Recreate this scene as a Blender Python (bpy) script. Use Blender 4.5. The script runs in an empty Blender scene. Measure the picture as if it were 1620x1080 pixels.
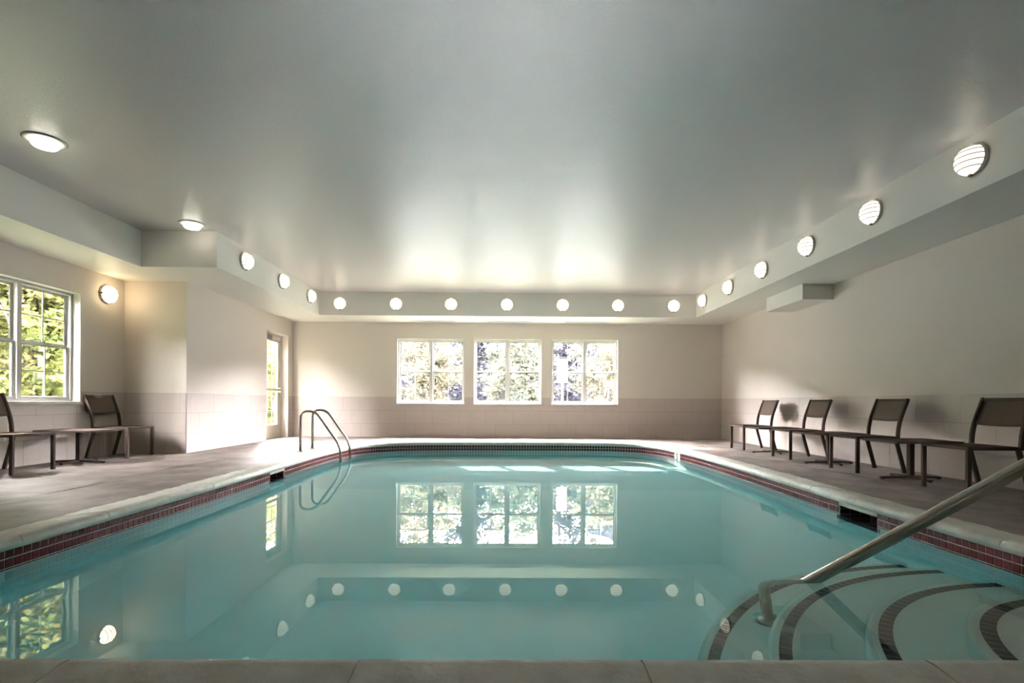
import bpy, bmesh, math, random
from mathutils import Vector, Matrix
from mathutils.geometry import tessellate_polygon
random.seed(7)
PI = math.pi
SC = bpy.context.scene
COL = SC.collection

# ------------------------------------------------------------------ camera
cam = bpy.data.cameras.new('camera')
cam.lens = 18.0
cam.sensor_width = 36.0
cam.shift_y = 97.16 / 1620.0
cam.clip_start = 0.05
cam.clip_end = 400
cam_o = bpy.data.objects.new('camera', cam)
COL.objects.link(cam_o)
cam_o.matrix_world = (Matrix.Translation((0, 0, 0.795)) @ Matrix.Rotation(-0.0074, 4, 'Z')
                      @ Matrix.Rotation(PI / 2, 4, 'X') @ Matrix.Rotation(0.0061, 4, 'Z'))
SC.camera = cam_o

# ------------------------------------------------------------------ world, sun, exposure
SKY = 88.0
world = bpy.data.worlds.new('sky')
SC.world = world
world.use_nodes = True
bg = world.node_tree.nodes['Background']
bg.inputs['Color'].default_value = (1.0, 0.965, 0.975, 1)
bg.inputs['Strength'].default_value = SKY
sun_d = bpy.data.lights.new('sun_offscreen', 'SUN')
sun_d.energy = 9.0
sun_d.color = (1.0, 0.94, 0.84)
sun_d.angle = 0.009
sun_o = bpy.data.objects.new('sun_offscreen', sun_d)
COL.objects.link(sun_o)
sun_o.rotation_euler = Vector((0.5, -1.0, -0.76)).to_track_quat('-Z', 'Y').to_euler()
sun_o.location = (-8, 22, 20)
try:
    sun_d.cycles.is_caustics_light = True
except Exception:
    pass
SC.view_settings.view_transform = 'Standard'
SC.view_settings.look = 'None'
SC.view_settings.gamma = 1.0
SC.view_settings.use_curve_mapping = False
SC.view_settings.exposure = 1.65
SC.cycles.use_denoising = True
SC.cycles.max_bounces = 14
SC.cycles.diffuse_bounces = 6
SC.cycles.glossy_bounces = 5
SC.cycles.transmission_bounces = 10
SC.cycles.transparent_max_bounces = 16
SC.cycles.sample_clamp_indirect = 8.0
SC.cycles.blur_glossy = 0.5

# ------------------------------------------------------------------ room dimensions (metres)
D = 11.678            # back wall
XR, XL, XA = 4.88, -4.898, -5.838   # right wall, door wall, window wall of the alcove
YN = -2.6             # wall behind the camera
YO = 7.824            # alcove end wall
ZS, ZC = 2.611, 3.101  # soffit underside, ceiling
SXR, SXL, SY = 3.945, -3.967, 10.752
SYA, SXA = 6.981, -4.995
ZW = -0.133           # water level
ZF = -1.09            # pool floor
TT = 0.914            # top of wall tiles


# ------------------------------------------------------------------ materials
def mat(name, col, rough=0.5, metal=0.0, spec=0.5, var=0.0, vscale=3.0, bump=0.0, bscale=40.0,
        col2=None, emit=None, estr=0.0, stretch=None):
    m = bpy.data.materials.new(name)
    m.use_nodes = True
    nt = m.node_tree
    b = nt.nodes['Principled BSDF']
    b.inputs['Roughness'].default_value = rough
    b.inputs['Metallic'].default_value = metal
    b.inputs['Specular IOR Level'].default_value = spec
    b.inputs['Base Color'].default_value = (*col, 1)
    tc = nt.nodes.new('ShaderNodeTexCoord')
    src = tc.outputs['Object']
    if stretch:
        mp = nt.nodes.new('ShaderNodeMapping')
        mp.inputs['Scale'].default_value = stretch
        nt.links.new(src, mp.inputs['Vector'])
        src = mp.outputs['Vector']
    if var > 0 or col2:
        n = nt.nodes.new('ShaderNodeTexNoise')
        n.inputs['Scale'].default_value = vscale
        n.inputs['Detail'].default_value = 5
        n.inputs['Roughness'].default_value = 0.6
        nt.links.new(src, n.inputs['Vector'])
        r = nt.nodes.new('ShaderNodeValToRGB')
        c2 = col2 if col2 else tuple(c * (1 - var) for c in col)
        r.color_ramp.elements[0].position = 0.32
        r.color_ramp.elements[1].position = 0.68
        r.color_ramp.elements[0].color = (*c2, 1)
        r.color_ramp.elements[1].color = (*col, 1)
        nt.links.new(n.outputs['Fac'], r.inputs['Fac'])
        nt.links.new(r.outputs['Color'], b.inputs['Base Color'])
    if bump > 0:
        n2 = nt.nodes.new('ShaderNodeTexNoise')
        n2.inputs['Scale'].default_value = bscale
        n2.inputs['Detail'].default_value = 3
        nt.links.new(src, n2.inputs['Vector'])
        bp = nt.nodes.new('ShaderNodeBump')
        bp.inputs['Strength'].default_value = bump
        bp.inputs['Distance'].default_value = 0.01
        nt.links.new(n2.outputs['Fac'], bp.inputs['Height'])
        nt.links.new(bp.outputs['Normal'], b.inputs['Normal'])
    if emit:
        b.inputs['Emission Color'].default_value = (*emit, 1)
        b.inputs['Emission Strength'].default_value = estr
    return m


M = {}
M['wall'] = mat('wall_paint', (0.735, 0.668, 0.61), 0.55, var=0.03, vscale=1.5, bump=0.05, bscale=90)
M['soffit'] = mat('soffit_paint', (0.82, 0.795, 0.75), 0.5, bump=0.05, bscale=90)
M['ceil'] = mat('ceiling_stipple_paint', (0.74, 0.69, 0.69), 0.27, spec=0.6, bump=0.34, bscale=75)
M['wtile'] = mat('beige_wall_tile', (0.60, 0.522, 0.487), 0.38, var=0.05, vscale=4, stretch=(1, 1, 1))
M['grout'] = mat('wall_grout', (0.27, 0.24, 0.22), 0.8)
M['deck'] = mat('stained_concrete', (0.30, 0.25, 0.23), 0.48, col2=(0.115, 0.093, 0.088), vscale=2.6,
                bump=0.12, bscale=9, spec=0.35)
M['joint'] = mat('joint_filler', (0.66, 0.62, 0.57), 0.8)
M['coping'] = mat('cream_coping_stone', (0.66, 0.645, 0.58), 0.6, var=0.22, vscale=9, bump=0.25, bscale=45)
M['ptile'] = mat('maroon_pool_tile', (0.135, 0.022, 0.028), 0.3, col2=(0.085, 0.014, 0.018), vscale=7, spec=0.22)
M['pgrout'] = mat('pool_grout', (0.70, 0.67, 0.61), 0.75)
M['plaster'] = mat('pool_plaster', (0.82, 0.89, 0.885), 0.7, var=0.05, vscale=1.2)
M['step'] = mat('step_plaster', (0.72, 0.71, 0.64), 0.7, var=0.05, vscale=2)
M['btile'] = mat('black_step_tile', (0.022, 0.021, 0.022), 0.4, col2=(0.04, 0.038, 0.038), vscale=14)
M['white'] = mat('white_window_vinyl', (0.62, 0.60, 0.58), 0.45)
M['doorp'] = mat('cream_door_paint', (0.66, 0.60, 0.53), 0.4)
M['steel'] = mat('brushed_steel', (0.43, 0.395, 0.345), 0.26, metal=1.0)
M['frame'] = mat('brown_powder_coat', (0.105, 0.084, 0.074), 0.7, spec=0.06, bump=0.04, bscale=300)
M['sling'] = mat('brown_sling_mesh', (0.135, 0.105, 0.085), 0.85, spec=0.15, bump=0.3, bscale=420)
M['closer'] = mat('grey_door_closer', (0.20, 0.17, 0.16), 0.45)
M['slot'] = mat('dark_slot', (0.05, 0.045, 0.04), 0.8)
M['dark'] = mat('dark_gasket', (0.03, 0.03, 0.032), 0.6)
M['ring'] = mat('lamp_ring', (0.62, 0.60, 0.56), 0.4)
M['rib'] = mat('lamp_rib', (0.07, 0.055, 0.03), 0.7)
M['clip'] = mat('lamp_clip', (0.16, 0.09, 0.03), 0.4)
M['globe'] = mat('lit_globe_glass', (0.8, 0.78, 0.72), 0.3, emit=(1.0, 0.89, 0.70), estr=0.62)
M['globe_warm'] = mat('warm_lit_globe_glass', (0.8, 0.78, 0.72), 0.3, emit=(1.0, 0.78, 0.46), estr=5.0)
M['lens'] = mat('lit_downlight_lens', (0.8, 0.78, 0.74), 0.3, emit=(1.0, 0.94, 0.82), estr=2.0)
M['black'] = mat('black_print', (0.01, 0.01, 0.01), 0.5)
M['mwhite'] = mat('white_marker_tile', (0.8, 0.8, 0.78), 0.3)
M['grass'] = mat('lawn', (0.05, 0.055, 0.025), 0.9, col2=(0.03, 0.036, 0.014), vscale=2)
M['asphalt'] = mat('asphalt', (0.060, 0.062, 0.075), 0.85, var=0.3, vscale=1.5)
M['bark'] = mat('bark', (0.055, 0.045, 0.045), 0.9, var=0.4, vscale=12, bump=0.4, bscale=25)
M['signw'] = mat('sign_sheet', (0.85, 0.85, 0.84), 0.5)
M['carp'] = mat('car_paint', (0.60, 0.62, 0.66), 0.25)
M['carg'] = mat('car_glass', (0.05, 0.06, 0.09), 0.1)
M['tyre'] = mat('tyre_rubber', (0.02, 0.02, 0.02), 0.8)

for k_ in ('frame', 'sling'):
    M[k_].node_tree.nodes['Principled BSDF'].inputs['IOR'].default_value = 1.02


def leaf_mat(name, c1, c2, c3):
    m = bpy.data.materials.new(name)
    m.use_nodes = True
    nt = m.node_tree
    nt.nodes.clear()
    out = nt.nodes.new('ShaderNodeOutputMaterial')
    tc = nt.nodes.new('ShaderNodeTexCoord')
    n = nt.nodes.new('ShaderNodeTexNoise')
    n.inputs['Scale'].default_value = 1.6
    n.inputs['Detail'].default_value = 6
    r = nt.nodes.new('ShaderNodeValToRGB')
    r.color_ramp.elements[0].position = 0.35
    r.color_ramp.elements[0].color = (*c1, 1)
    r.color_ramp.elements[1].position = 0.65
    r.color_ramp.elements[1].color = (*c3, 1)
    e = r.color_ramp.elements.new(0.5)
    e.color = (*c2, 1)
    d = nt.nodes.new('ShaderNodeBsdfDiffuse')
    t = nt.nodes.new('ShaderNodeBsdfTranslucent')
    mx = nt.nodes.new('ShaderNodeMixShader')
    mx.inputs[0].default_value = 0.45
    nt.links.new(tc.outputs['Object'], n.inputs['Vector'])
    nt.links.new(n.outputs['Fac'], r.inputs['Fac'])
    nt.links.new(r.outputs['Color'], d.inputs['Color'])
    nt.links.new(r.outputs['Color'], t.inputs['Color'])
    nt.links.new(d.outputs[0], mx.inputs[1])
    nt.links.new(t.outputs[0], mx.inputs[2])
    nt.links.new(mx.outputs[0], out.inputs['Surface'])
    return m


M['leaf_y'] = leaf_mat('yellow_green_leaves', (0.026, 0.036, 0.012), (0.066, 0.074, 0.022), (0.11, 0.092, 0.036))
M['leaf_p'] = leaf_mat('pale_gold_leaves', (0.022, 0.023, 0.020), (0.056, 0.052, 0.036), (0.10, 0.085, 0.055))
M['leaf_g'] = leaf_mat('pale_green_leaves', (0.020, 0.022, 0.020), (0.045, 0.049, 0.036), (0.08, 0.078, 0.055))
M['leaf_d'] = leaf_mat('dark_leaves', (0.010, 0.010, 0.015), (0.018, 0.018, 0.024), (0.034, 0.034, 0.032))


def glass_mat():
    m = bpy.data.materials.new('window_glass')
    m.use_nodes = True
    nt = m.node_tree
    nt.nodes.clear()
    out = nt.nodes.new('ShaderNodeOutputMaterial')
    t = nt.nodes.new('ShaderNodeBsdfTransparent')
    t.inputs['Color'].default_value = (0.95, 0.96, 0.955, 1)
    g = nt.nodes.new('ShaderNodeBsdfGlossy')
    g.inputs['Roughness'].default_value = 0.0
    lw = nt.nodes.new('ShaderNodeLayerWeight')
    lw.inputs['Blend'].default_value = 0.5
    pw = nt.nodes.new('ShaderNodeMath')
    pw.operation = 'POWER'
    pw.inputs[1].default_value = 5.0
    ma = nt.nodes.new('ShaderNodeMath')
    ma.operation = 'MULTIPLY_ADD'
    ma.inputs[1].default_value = 0.93
    ma.inputs[2].default_value = 0.07
    mx = nt.nodes.new('ShaderNodeMixShader')
    nt.links.new(lw.outputs['Facing'], pw.inputs[0])
    nt.links.new(pw.outputs[0], ma.inputs[0])
    nt.links.new(ma.outputs[0], mx.inputs[0])
    nt.links.new(t.outputs[0], mx.inputs[1])
    nt.links.new(g.outputs[0], mx.inputs[2])
    nt.links.new(mx.outputs[0], out.inputs['Surface'])
    return m


def water_mat(volume):
    m = bpy.data.materials.new('pool_water_body' if volume else 'pool_water_surface')
    m.use_nodes = True
    nt = m.node_tree
    nt.nodes.clear()
    out = nt.nodes.new('ShaderNodeOutputMaterial')
    if volume:
        a = nt.nodes.new('ShaderNodeVolumeAbsorption')
        a.inputs['Color'].default_value = (0.54, 0.935, 0.965, 1)
        a.inputs['Density'].default_value = 0.66
        nt.links.new(a.outputs[0], out.inputs['Volume'])
    else:
        g = nt.nodes.new('ShaderNodeBsdfGlass')
        g.inputs['IOR'].default_value = 1.333
        g.inputs['Roughness'].default_value = 0.0
        nt.links.new(g.outputs[0], out.inputs['Surface'])
    return m


M['glass'] = glass_mat()
M['water'] = water_mat(False)
M['water_body'] = water_mat(True)


# ------------------------------------------------------------------ mesh helpers
class MB:
    def __init__(self):
        self.bm = bmesh.new()

    def box(self, x0, x1, y0, y1, z0, z1, mtx=None):
        vs = [self.bm.verts.new((x, y, z)) for z in (z0, z1) for y in (y0, y1) for x in (x0, x1)]
        for f in ((0, 2, 3, 1), (4, 5, 7, 6), (0, 1, 5, 4), (2, 6, 7, 3), (0, 4, 6, 2), (1, 3, 7, 5)):
            self.bm.faces.new([vs[i] for i in f])
        if mtx:
            for v in vs:
                v.co = mtx @ v.co
        return self

    def prism(self, poly, z0, z1):
        tris = tessellate_polygon([[Vector((p[0], p[1], 0)) for p in poly]])
        a = [self.bm.verts.new((p[0], p[1], z0)) for p in poly]
        b = [self.bm.verts.new((p[0], p[1], z1)) for p in poly]
        n = len(poly)
        for t in tris:
            self.bm.faces.new([b[i] for i in t])
            self.bm.faces.new([a[i] for i in reversed(t)])
        for i in range(n):
            j = (i + 1) % n
            self.bm.faces.new((a[i], a[j], b[j], b[i]))
        bmesh.ops.recalc_face_normals(self.bm, faces=self.bm.faces)
        return self

    def tube(self, pts, r, seg=12, caps=True):
        pts = [Vector(p) for p in pts]
        rings = []
        n = len(pts)
        up = None
        for i, p in enumerate(pts):
            if i == 0:
                t = (pts[1] - p).normalized()
            elif i == n - 1:
                t = (p - pts[i - 1]).normalized()
            else:
                t = ((pts[i + 1] - p).normalized() + (p - pts[i - 1]).normalized()).normalized()
            if up is None:
                ref = Vector((0, 0, 1)) if abs(t.z) < 0.9 else Vector((1, 0, 0))
                up = (ref - t * ref.dot(t)).normalized()
            else:
                up = (up - t * up.dot(t)).normalized()
            s = t.cross(up)
            rr = r[i] if isinstance(r, (list, tuple)) else r
            rings.append([self.bm.verts.new(p + (up * math.cos(a) + s * math.sin(a)) * rr)
                          for a in (2 * PI * k / seg for k in range(seg))])
        for i in range(n - 1):
            for k in range(seg):
                j = (k + 1) % seg
                self.bm.faces.new((rings[i][k], rings[i][j], rings[i + 1][j], rings[i + 1][k])).smooth = True
        if caps:
            self.bm.faces.new(list(reversed(rings[0])))
            self.bm.faces.new(rings[-1])
        return self

    def lathe(self, prof, seg=24, mtx=None):
        """prof: (radius, height) pairs revolved about z"""
        rings = []
        new = []
        for r, z in prof:
            if r < 1e-6:
                v = self.bm.verts.new((0, 0, z))
                rings.append([v])
                new.append(v)
            else:
                ring = [self.bm.verts.new((r * math.cos(2 * PI * k / seg), r * math.sin(2 * PI * k / seg), z))
                        for k in range(seg)]
                rings.append(ring)
                new += ring
        for a, b in zip(rings, rings[1:]):
            for k in range(seg):
                j = (k + 1) % seg
                if len(a) == 1 and len(b) == 1:
                    continue
                if len(a) == 1:
                    f = self.bm.faces.new((a[0], b[j], b[k]))
                elif len(b) == 1:
                    f = self.bm.faces.new((a[k], a[j], b[0]))
                else:
                    f = self.bm.faces.new((a[k], a[j], b[j], b[k]))
                f.smooth = True
        if mtx:
            for v in new:
                v.co = mtx @ v.co
        return self

    def sweep(self, sections, closed_profile=True, caps=True):
        """sections: list of lists of 3D points, same length"""
        rs = [[self.bm.verts.new(p) for p in s] for s in sections]
        n = len(rs[0])
        for a, b in zip(rs, rs[1:]):
            for k in range(n if closed_profile else n - 1):
                j = (k + 1) % n
                self.bm.faces.new((a[k], a[j], b[j], b[k]))
        if caps and closed_profile:
            self.bm.faces.new(list(reversed(rs[0])))
            self.bm.faces.new(rs[-1])
        return self

    def mesh(self, name, material, recalc=True):
        if recalc:
            bmesh.ops.recalc_face_normals(self.bm, faces=self.bm.faces)
        me = bpy.data.meshes.new(name)
        self.bm.to_mesh(me)
        self.bm.free()
        me.materials.append(M[material] if isinstance(material, str) else material)
        return me

    def build(self, name, material, parent=None, bevel=0.0, recalc=True):
        o = link(name, self.mesh(name, material, recalc), parent)
        if bevel > 0:
            md = o.modifiers.new('bevel', 'BEVEL')
            md.width = bevel
            md.segments = 2
            md.limit_method = 'ANGLE'
        return o


def link(name, data, parent=None):
    o = bpy.data.objects.new(name, data)
    COL.objects.link(o)
    if parent:
        o.parent = parent
    return o


def empty(name, loc=(0, 0, 0), rz=0.0):
    o = bpy.data.objects.new(name, None)
    o.empty_display_size = 0.1
    COL.objects.link(o)
    o.location = loc
    o.rotation_euler = (0, 0, rz)
    return o


def tag(o, label=None, cat=None, group=None, kind=None):
    if label:
        o['label'] = label
    if cat:
        o['category'] = cat
    if group:
        o['group'] = group
    if kind:
        o['kind'] = kind
    return o


def copy_tree(o, parent=None):
    c = o.copy()
    COL.objects.link(c)
    c.parent = parent
    for ch in list(o.children):
        copy_tree(ch, c)
    return c


def smooth_bend(pts, r=0.08, n=6):
    """round the corners of a polyline"""
    pts = [Vector(p) for p in pts]
    out = [pts[0]]
    for a, b, c in zip(pts, pts[1:], pts[2:]):
        d1 = (a - b)
        d2 = (c - b)
        rr = min(r, d1.length * 0.48, d2.length * 0.48)
        p, q = b + d1.normalized() * rr, b + d2.normalized() * rr
        for k in range(n + 1):
            t = k / n
            out.append(p * (1 - t) ** 2 + b * 2 * t * (1 - t) + q * t * t)
    out.append(pts[-1])
    return out


# ------------------------------------------------------------------ pool outline
CTRL = [(2.81, 1.62), (2.81, 2.6), (2.815, 3.6), (2.835, 4.6), (2.875, 5.8), (2.895, 6.8), (2.885, 7.6), (2.84, 8.4),
        (2.72, 9.1), (2.50, 9.53), (2.15, 9.76), (1.70, 9.85), (0.9, 9.88), (0, 9.86), (-0.9, 9.84), (-1.6, 9.78),
        (-2.1, 9.60), (-2.45, 9.32), (-2.67, 8.92), (-2.76, 8.3), (-2.79, 7.4), (-2.775, 6.4), (-2.74, 5.4),
        (-2.73, 4.2), (-2.735, 3.0), (-2.74, 1.9)]


def catmull(P, n=12):
    out = []
    for i in range(len(P) - 1):
        p0 = P[max(i - 1, 0)]
        p1, p2 = P[i], P[i + 1]
        p3 = P[min(i + 2, len(P) - 1)]
        for k in range(n):
            t = k / n
            out.append(tuple(0.5 * (2 * b + (c - a) * t + (2 * a - 5 * b + 4 * c - d) * t * t
                                    + (-a + 3 * b - 3 * c + d) * t ** 3) for a, b, c, d in zip(p0, p1, p2, p3)))
    out.append(P[-1])
    return out


YP = 1.47    # near pool wall
raw = catmull(CTRL)
for k in range(1, 9):
    a = PI + PI / 2 * k / 8
    raw.append((-2.74 + 0.3 + 0.3 * math.cos(a), YP + 0.3 + 0.3 * math.sin(a)))
raw += [(-2.44 + 5.1 * k / 40, YP) for k in range(1, 41)]
for k in range(1, 6):
    a = -PI / 2 + PI / 2 * k / 6
    raw.append((2.66 + 0.15 * math.cos(a), YP + 0.15 + 0.15 * math.sin(a)))


def resample(P, pitch):
    Q = [Vector(p) for p in P] + [Vector(P[0])]
    L = [0]
    for a, b in zip(Q, Q[1:]):
        L.append(L[-1] + (b - a).length)
    n = round(L[-1] / pitch)
    out = []
    j = 0
    for i in range(n):
        s = L[-1] * i / n
        while L[j + 1] < s:
            j += 1
        t = (s - L[j]) / (L[j + 1] - L[j])
        out.append(Q[j].lerp(Q[j + 1], t))
    return out


PITCH = 0.0526
OUT = resample(raw, PITCH)
NO = len(OUT)
NRM = []
for i in range(NO):
    t = (OUT[(i + 1) % NO] - OUT[i - 1]).normalized()
    NRM.append(Vector((t.y, -t.x)))


def off(i, d):
    p = OUT[i % NO] + NRM[i % NO] * d
    return p


def is_skim(i):
    m = (OUT[i % NO] + OUT[(i + 1) % NO]) / 2
    if m.x > 2.6 and 3.86 < m.y < 4.37:
        return 1
    if m.x < -2.6 and 5.96 < m.y < 6.40:
        return 2
    return 0


# ------------------------------------------------------------------ pool shell, tiles, coping, water
shell = empty('pool_shell', (0, 0, 0))
tag(shell, 'turquoise plastered pool basin with maroon tile band at the waterline', kind='structure')
bm = MB()
ZT = -0.021
wall_v = {}
bmm = bm.bm
top = [bmm.verts.new((*off(i, 0.004), ZT)) for i in range(NO)]
mid = [bmm.verts.new((*off(i, 0.004), -0.30)) for i in range(NO)]
low = [bmm.verts.new((*off(i, 0.004), ZF)) for i in range(NO)]
for i in range(NO):
    j = (i + 1) % NO
    if not is_skim(i):
        bmm.faces.new((top[i], top[j], mid[j], mid[i]))
    bmm.faces.new((mid[i], mid[j], low[j], low[i])).smooth = True
fl = bm.bm.faces
for t in tessellate_polygon([[Vector((*off(i, 0.004), 0)) for i in range(NO)]]):
    bmm.faces.new([low[k] for k in t])
for yc in (3.6, 7.2):
    fs = [f for f in bmm.faces if all(abs(v.co.z - ZF) < 1e-4 for v in f.verts)]
    ge = fs + list({e for f in fs for e in f.edges}) + list({v for f in fs for v in f.verts})
    bmesh.ops.bisect_plane(bmm, geom=ge, plane_co=(0, yc, 0), plane_no=(0, 1, 0))
for v in bmm.verts:
    if abs(v.co.z - ZF) < 1e-4:
        v.co.z -= 0.02 * min(1.0, max(0.0, (v.co.y - 3.6) / 3.6))
bmesh.ops.recalc_face_normals(bmm, faces=bmm.faces)
bmm.normal_update()
if sum(f.normal.z * f.calc_area() for f in bmm.faces) < 0:
    bmesh.ops.reverse_faces(bmm, faces=bmm.faces)
basin = bm.build('basin', 'plaster', shell, recalc=False)
try:
    basin.cycles.is_caustics_receiver = True
except Exception:
    pass
# grout bed behind the tile band
bm = MB()
for i in range(NO):
    if is_skim(i):
        continue
    a, b = off(i, 0.002), off(i + 1, 0.002)
    bm.bm.faces.new([bm.bm.verts.new(p) for p in ((*a, ZT), (*b, ZT), (*b, -0.142), (*a, -0.142))])
bm.build('grout_bed', 'pgrout', shell)

cand = []
for i in range(NO):
    if is_skim(i):
        continue
    m = (OUT[i] + OUT[(i + 1) % NO]) / 2
    for row in range(3):
        cand.append((i, row, m))


def in_view(m):
    return m.y > 0.5 and abs(m.x / m.y) < 1.02 and m.y > YP + 0.2


seen = sorted([c for c in cand if in_view(c[2]) and c[1] < 2], key=lambda c: c[2].length)
near300 = set((c[0], c[1]) for c in seen[:300])


def tile_geo(bm, i, row):
    g = 0.0034
    a, b = OUT[i], OUT[(i + 1) % NO]
    t = (b - a).normalized()
    n = Vector((t.y, -t.x))
    ln = (b - a).length
    z1 = ZT - row * PITCH - g
    z0 = ZT - (row + 1) * PITCH + g
    if row == 2:
        z0 = -0.141
    for_ = []
    for d, inset in ((0.002, 0.0), (-0.003, 0.0006)):
        for z, s in ((z0 + inset, 0), (z1 - inset, 1)):
            for q in (g + inset, ln - g - inset):
                p = a + t * q + n * d
                for_.append(bm.bm.verts.new((p.x, p.y, z)))
    for f in ((0, 1, 3, 2), (4, 6, 7, 5), (0, 4, 5, 1), (2, 3, 7, 6), (0, 2, 6, 4), (1, 5, 7, 3)):
        bm.bm.faces.new([for_[k] for k in f])


rest = MB()
for i, row, m in cand:
    if (i, row) in near300:
        b1 = MB()
        tile_geo(b1, i, row)
        b1.build('pool_tile', 'ptile', shell)
    else:
        tile_geo(rest, i, row)
ro = rest.build('pool_tile_rows', 'ptile', shell)
ro['kind'] = 'stuff'

# depth marker
mi = min(range(NO), key=lambda i: (OUT[i] - Vector((2.83, 8.5))).length)
dm = MB()
a = OUT[mi]
t = (OUT[(mi + 2) % NO] - OUT[mi - 2]).normalized()
n = Vector((t.y, -t.x))
R3 = Matrix(((t.x, -n.x, 0, a.x), (t.y, -n.y, 0, a.y), (0, 0, 1, 0), (0, 0, 0, 1)))
dm.box(-0.10, 0.10, 0.0, 0.008, -0.14, ZT - 0.002, R3)
marker = dm.build('depth_marker', 'mwhite', shell)
tx = bpy.data.curves.new('depth_number', 'FONT')
tx.body = '5'
tx.size = 0.13
tx.align_x = 'CENTER'
tx.extrude = 0.0005
tx.offset = 0.004
to = bpy.data.objects.new('depth_number_tmp', tx)
COL.objects.link(to)
bpy.context.view_layer.update()
me5 = bpy.data.meshes.new_from_object(to.evaluated_get(bpy.context.evaluated_depsgraph_get()))
bpy.data.objects.remove(to)
me5.materials.clear()
me5.materials.append(M['black'])
fr5 = Matrix(((-t.x, 0, -n.x, a.x - n.x * 0.0095), (-t.y, 0, -n.y, a.y - n.y * 0.0095), (0, 1, 0, -0.126), (0, 0, 0, 1)))
me5.transform(fr5)
link('depth_number', me5, marker)

# skimmer throats
for which, label in ((1, 'dark tiled skimmer opening below the chairs on the right wall side'),
                     (2, 'dark tiled skimmer opening between ladder rails and near deck')):
    ids = [i for i in range(NO) if is_skim(i) == which]
    i0, i1 = ids[0], ids[-1] + 1
    a, b = off(i0, 0), off(i1, 0)
    t = (b - a).normalized()
    n = Vector((t.y, -t.x))
    L = (b - a).length
    sk = empty('skimmer', (*((a + b) / 2), 0.0))
    sk.parent = shell
    sk['label'] = label
    R3 = Matrix(((t.x, n.x, 0, 0), (t.y, n.y, 0, 0), (0, 0, 1, 0), (0, 0, 0, 1)))
    dpt = 0.42
    bm = MB()
    h = L / 2
    # inside of the throat: back, sides, top, bottom
    for x0, x1, y0, y1, z0, z1 in ((-h - .02, h + .02, dpt, dpt + .02, -.32, -.024), (-h - .02, -h, 0.006, dpt, -.32, -.024),
                                   (h, h + .02, 0.006, dpt, -.32, -.024), (-h - .02, h + .02, -0.002, dpt + .02, -.33, -.19),
                                   (-h - .02, h + .02, 0.012, dpt + .02, -.034, -.024)):
        bm.box(x0, x1, y0, y1, z0, z1, R3)
    bm.build('throat', 'ptile', sk)
    # grout and tiles on the inside faces of the throat
    for s in (-1, 1):
        gb = MB()
        xa, xb = (h - 0.003, h + 0.001) if s > 0 else (-h - 0.001, -h + 0.003)
        gb.box(xa, xb, 0.006, 0.36, -0.16, -0.036, R3)
        gb.build('grout_bed', 'pgrout', sk)
        for row in range(2):
            for k in range(4):
                tb = MB()
                y = 0.012 + k * 0.086
                z1 = -0.038 - row * 0.054
                xa, xb = (h - 0.006, h + 0.0) if s > 0 else (-h, -h + 0.006)
                tb.box(xa, xb, y, y + 0.081, z1 - 0.05, z1, R3)
                tb.build('skimmer_tile', 'ptile', sk)

# coping stones
coping = empty('pool_coping', (0, 0, 0))
tag(coping, 'cream bullnose coping stones round the pool edge', 'coping')
PROF = [(0.006, -0.021), (-0.030, -0.021), (-0.046, -0.008), (-0.052, 0.012), (-0.046, 0.032), (-0.030, 0.044),
        (0.0, 0.047), (0.08, 0.038), (0.20, 0.018), (0.30, 0.006), (0.335, 0.002), (0.335, -0.03), (0.02, -0.03)]
FINE = resample(raw, 0.0205)
NF = len(FINE)
FN = []
for i in range(NF):
    t = (FINE[(i + 3) % NF] - FINE[i - 3]).normalized()
    FN.append(Vector((t.y, -t.x)))
cuts = []
i = 0
# start at the near right corner (index 0) and walk round
near_start = next(i for i in range(NF) if FINE[i].y < YP + 0.01 and FINE[i].x < 0)
cur = 0
while cur < near_start - 14:
    cuts.append(cur)
    cur += 30
for xj in (-2.09, -1.26, -0.43, 0.40, 1.23, 2.06):
    cuts.append(min((i for i in range(near_start - 20, NF)), key=lambda i: abs(FINE[i].x - xj) + 10 * (FINE[i].y > YP + 0.3)))
cuts = sorted(set(cuts))
for c0, c1 in zip(cuts, cuts[1:] + [NF]):
    sec = []
    jit = random.uniform(-0.006, 0.006)
    dz = random.uniform(-0.0015, 0.0015)
    for q, i in enumerate(range(c0, c1 + 1)):
        j = i % NF
        p, n = FINE[j], FN[j]
        # small gap at the joints
        tdir = Vector((-n.y, n.x))
        sh = 0.003 if q == 0 else (-0.003 if i == c1 else 0.0)
        edge = jit + 0.007 * math.sin(i * 0.31) + 0.005 * math.sin(i * 1.13 + 1) + random.uniform(-0.003, 0.003)
        row = []
        for k, (d, z) in enumerate(PROF):
            dd = d + edge if k in (10, 11) else d
            if k in (9,):
                dd += edge * 0.6
            pp = p + n * dd + tdir * sh
            row.append((pp.x, pp.y, z + dz + (random.uniform(-0.0008, 0.0008) if 2 < k < 10 else 0)))
        sec.append(row)
    b1 = MB()
    b1.sweep(sec)
    o = b1.build('coping_stone', 'coping', coping)
    for p in o.data.polygons:
        p.use_smooth = True
    md = o.modifiers.new('edges', 'EDGE_SPLIT')
    md.split_angle = 1.0
# mortar strip under the joints
bm = MB()
sec = []
for i in range(0, NF + 1, 3):
    j = i % NF
    p, n = FINE[j], FN[j]
    sec.append([(*(p + n * d), z) for d, z in ((0.0, -0.024), (-0.045, -0.012), (-0.049, 0.012), (-0.027, 0.040), (0.0, 0.043),
                                               (0.30, 0.001), (0.31, -0.06), (0.0, -0.06))])
bm.sweep(sec, caps=False)
bm.build('mortar', 'joint', coping)

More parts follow.
